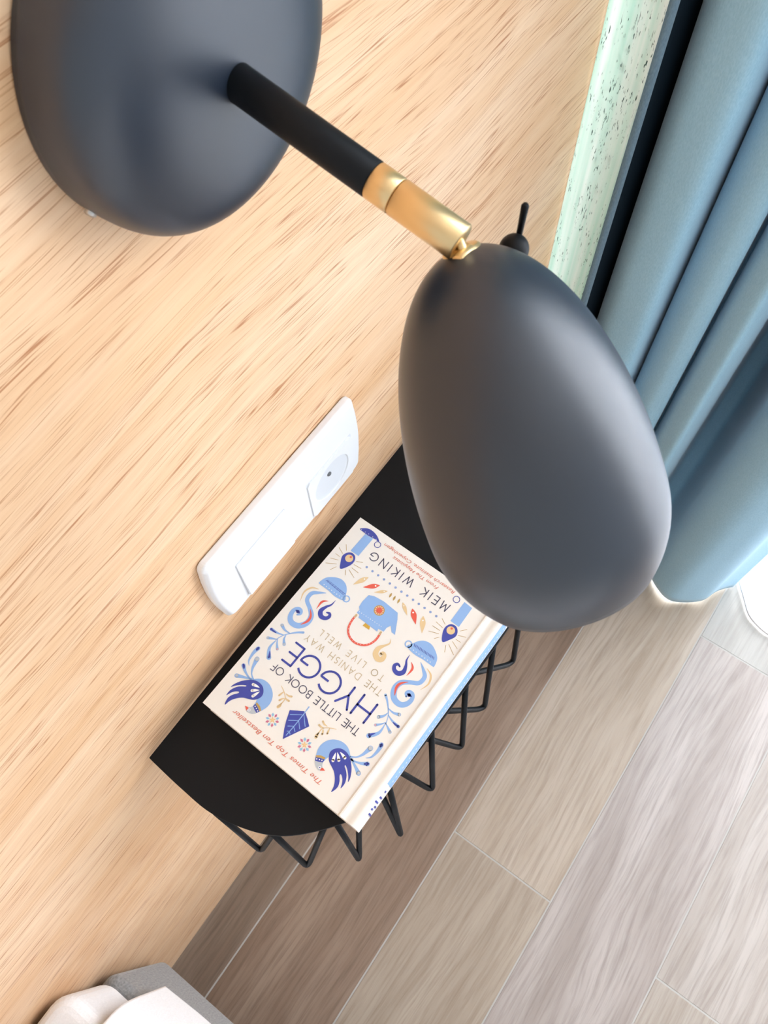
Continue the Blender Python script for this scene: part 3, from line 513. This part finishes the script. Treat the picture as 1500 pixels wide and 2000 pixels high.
# spine print
SV, SF, SMt = [], [], []
def spine_pt(t, y, off):   # t = height fraction along the outer spine curve
    tab = [(-.0002, .0273), (-.0014, .0267), (-.0022, .0255), (-.0026, .0245), (-.0030, .0222), (-.0032, .0200), (-.0034, .0170), (-.0034, .0138), (-.0033, .0100)]
    i = min(int(t*(len(tab)-1)), len(tab)-2); f = t*(len(tab)-1)-i; a, b = Vector(tab[i]), Vector(tab[i+1]); p = a.lerp(b, f); d = (b-a).normalized(); nn = Vector((d.y, -d.x))
    if nn.x > 0: nn = -nn
    return (p.x+nn.x*off, y, p.y+nn.y*off)
def spine_rect(t0, t1, y0, y1, k, off=.00025, ns=8):
    n0 = len(SV)
    for i in range(ns+1):
        t = t0+(t1-t0)*i/ns; SV.append(spine_pt(t, y0, off)); SV.append(spine_pt(t, y1, off))
    for i in range(ns): SF.append((n0+2*i, n0+2*i+1, n0+2*i+3, n0+2*i+2)); SMt.append(k)
spine_rect(.08, .80, .004, .148, names.index('sky'))
for i in range(36): spine_rect(.34, .40, .007+i*.0039, .0084+i*.0039, names.index('white'), .0004, 1)
for y, a, b in ((.157, .2, .6), (.161, .1, .5), (.164, .35, .7), (.1665, .2, .45), (.170, .3, .9), (.152, .3, .5)): spine_rect(a, b, y, y+.0014, names.index('navy'), .0003, 3)
spo = obj('spine_print', SV, SF, inkm, book)
for p, k in zip(spo.data.polygons, SMt): p.material_index = k

# ------------------------------------------------------------------ curtains
def curtain(name, plan, z0, z1, m, label, cat='curtain', deep=0, hem=0, nz=40, thick=.0018, sub=10, wob=.0, flare=0, group=None):
    C = catmull([(*p, 0) for p in plan], sub); V, F = [], []; k = len(C)
    for j in range(nz+1):
        t = j/nz; z = z0 + (z1-z0)*t**1.4
        for i, c in enumerate(C):
            q = math.sin(i*.23+z*2.1)*wob*(.4+.6*math.exp(-z*1.5))
            hz = hem*math.sin(i*.19)*(1-t)**6 if hem else 0
            dx = 0
            if deep and -.256 < c.y < -.200 and c.x > .655:   # the deep fold opens up above the hem
                u = min(1, max(0, (z-.05)/.55)); dx = deep*u*u*(3-2*u)*min(1, (c.x-.655)/.07)
            V.append((c.x + q + dx, c.y + q*.6, z+hz))
    for j in range(nz):
        for i in range(k-1): F.append((j*k+i, j*k+i+1, (j+1)*k+i+1, (j+1)*k+i))
    o = obj(name, V, F, m, None, True); so_ = o.modifiers.new('s', 'SOLIDIFY'); so_.thickness = thick; so_.offset = 0
    return tag(o, label, cat)
blue = [(.632, -.0495), (.622, -.0500), (.612, -.0508), (.592, -.0545), (.581, -.0650), (.574, -.080), (.572, -.095), (.578, -.1065), (.592, -.1110), (.618, -.1098), (.648, -.1090), (.653, -.1115),
        (.648, -.1140), (.622, -.1148), (.606, -.1215), (.595, -.1330), (.588, -.1460), (.590, -.1545), (.600, -.1585), (.620, -.1578), (.648, -.1572), (.653, -.1597), (.648, -.1622), (.624, -.1636), (.609, -.1695), (.598, -.1790), (.591, -.1890), (.594, -.1970), (.606, -.2010),
        (.640, -.2030), (.700, -.2060), (.728, -.2130), (.735, -.2260), (.722, -.2370), (.690, -.2450), (.650, -.2540), (.620, -.268), (.606, -.288), (.604, -.310), (.613, -.332), (.632, -.349), (.655, -.361), (.680, -.3815)]
blue = [(x, y) for x, y in blue]
curtain('blue_curtain', blue, .007, 2.44, M_BLUE, 'dusty blue floor-length curtain in thick soft folds at the right', hem=.003, wob=.002, deep=.21)
mintc = curtain('mint_curtain', [(.547, -.0012), (.548, -.010), (.550, -.020), (.549, -.032), (.553, -.0410)], .016, 2.44, M_MINT, 'pale mint curtain with fine dark dashes, between oak wall and blue curtain', thick=.001)
V, F = [], []
for j in range(41):
    z = .016+2.424*j/40
    V += [(.5540, -.0408, z), (.5545, -.0440+.0006*math.sin(z*31), z), (.556, -.0474, z)]
for j in range(40):
    for i in range(2): F.append((3*j+i, 3*j+i+1, 3*j+4+i, 3*j+3+i))
ed = obj('edge_binding', V, F, cloth('slate_binding', (96, 122, 140), (112, 138, 154)), mintc, True); sd = ed.modifiers.new('s', 'SOLIDIFY'); sd.thickness = .001
V, F = [], []
for z in (.016, 2.44): V += [(.5565, -.0474, z), (.580, -.0472, z), (.61, -.0470, z), (.6330, -.0470, z)]
for i in range(3): F.append((i, i+1, 5+i, 4+i))
li = obj('gap_shadow', V, F, mat('gap_shadow_navy', (10, 24, 34), .9, spec=.1), mintc); li.modifiers.new('s', 'SOLIDIFY').thickness = .001  # near-black sheet painting the shade in the slot between mint and blue curtains
sp = [(.770, -.350), (.735, -.362), (.700, -.383), (.676, -.402), (.655, -.420), (.6455, -.438), (.6414, -.4614), (.650, -.488), (.680, -.512), (.702, -.545), (.690, -.585), (.668, -.62), (.672, -.66), (.70, -.70), (.705, -.75), (.675, -.80), (.665, -.85), (.69, -.90), (.705, -.96), (.68, -1.02), (.665, -1.08), (.69, -1.14), (.70, -1.2)]
shc = curtain('sheer_curtain', sp, .004, 2.44, M_SHEER, 'white sheer curtain glowing with daylight, behind the blue curtain', thick=.0004)
V, F = [], []
for c in catmull([(*p, 0) for p in sp], 10): V += [(c.x-.0018, c.y-.0009, .004), (c.x-.0018, c.y-.0009, .0085)]
for i in range(len(V)//2-1): F.append((2*i, 2*i+1, 2*i+3, 2*i+2))
hm = obj('hem', V, F, mat('hem_tape', (236, 236, 240), .8), shc, True); hm.modifiers.new('s', 'SOLIDIFY').thickness = .0008

# ------------------------------------------------------------------ bed
bed = empty('bed', (-1.0, -1.0, 0), 'grey upholstered bed with raised base, its corner at the lower left', 'bed')
bo = Vector((-1.0, -1.0, 0))
def rbox_vf(x0, x1, y0, y1, z0, z1, r):
    P = rrect(x0, x1, y0, y1, r, 0, 6); n = len(P)
    V = [Vector((x, y, z)) - bo for z in (z0, z1) for x, y in P]
    return V, [tuple(range(n)), tuple(range(n, 2*n))] + [(i, (i+1) % n, n+(i+1) % n, n+i) for i in range(n)]
b_ = bevel(obj('base', *rbox_vf(-1.8, -.220, -2.05, -.008, .145, .335, .012), M_GREY, bed), .012, 4)
for p in b_.data.polygons: p.use_smooth = False
bevel(obj('mattress', *rbox_vf(-1.79, -.2265, -2.04, -.006, .335, .442, .02), M_LINEN, bed), .012, 4)
for x, y in ((-.34, -.2), (-.34, -1.9), (-1.7, -.2), (-1.7, -1.9)):
    obj('leg', *lathe_vf(Vector((x, y, 0))-bo, (0, 0, 1), [(0, .018), (.15, .024)], 20), M_BLACK2, bed)
# duvet: drapes over the side of the bed
def duvet():
    V, F = [], []; nx, ny = 60, 90
    path = [(-1.78, .449), (-1.0, .450), (-.60, .450), (-.40, .450), (-.30, .450), (-.250, .451), (-.226, .448), (-.2135, .434), (-.2095, .400), (-.2088, .370), (-.2085, .340), (-.2085, .320), (-.2090, .300)]
    C = catmull([(a, 0, b) for a, b in path], 6)
    for j in range(ny+1):
        y = -.056 - (1.98)*(j/ny)**1.5
        for i, c in enumerate(C):
            e = math.exp(-(y+.040)**2*0) ; side = max(0, min(1, (c.x+.26)/.04)) if c.z < .43 else 0
            wv_ = .0015*math.sin(y*38+c.z*20)*side
            dz = .0025*(1+math.sin(c.x*23+y*9)*math.sin(y*17+1)) if c.x < -.26 else 0
            yy = y + (.030*max(0, min(1, (-.25-c.x)/.3)) if j == 0 else 0)
            V.append(Vector((c.x+wv_, yy if j else y, c.z+dz)))
    k = len(C)
    for j in range(ny):
        for i in range(k-1): F.append((j*k+i, j*k+i+1, (j+1)*k+i+1, (j+1)*k+i))
    o = obj('duvet', V, F, M_LINEN, None, True); s_ = o.modifiers.new('s', 'SOLIDIFY'); s_.thickness = .007; s_.offset = 0
    return tag(o, 'white duvet draped over the side of the grey bed', 'duvet')
duvet()
def pillow(c, hx, hy, hz, rot, label):
    V, F = [], []; n = 40
    for s in (1, -1):
        for j in range(n+1):
            for i in range(n+1):
                u, v = -1+2*i/n, -1+2*j/n
                e = max(0, (1-u**6))*max(0, (1-v**6)); x = hx*u*(1-.10*v**4); y = hy*v*(1-.10*u**4)
                z = s*hz*e**.45 
                V.append(Vector((x, y, z)))
    for s in (0, 1):
        b = s*(n+1)**2
        for j in range(n):
            for i in range(n): F.append((b+j*(n+1)+i, b+j*(n+1)+i+1, b+(j+1)*(n+1)+i+1, b+(j+1)*(n+1)+i))
    o = obj('pillow', V, F, M_LINEN, None, True); o.location = c; o.rotation_euler = rot
    bm = bmesh.new(); bm.from_mesh(o.data); bmesh.ops.remove_doubles(bm, verts=bm.verts, dist=.0003); bmesh.ops.recalc_face_normals(bm, faces=bm.faces); bm.to_mesh(o.data); bm.free()
    return tag(o, label, 'pillow')
pillow((-.560, -.222, .517), .318, .214, .052, (0, 0, 0), 'plump white pillow against the oak wall at the bottom left')
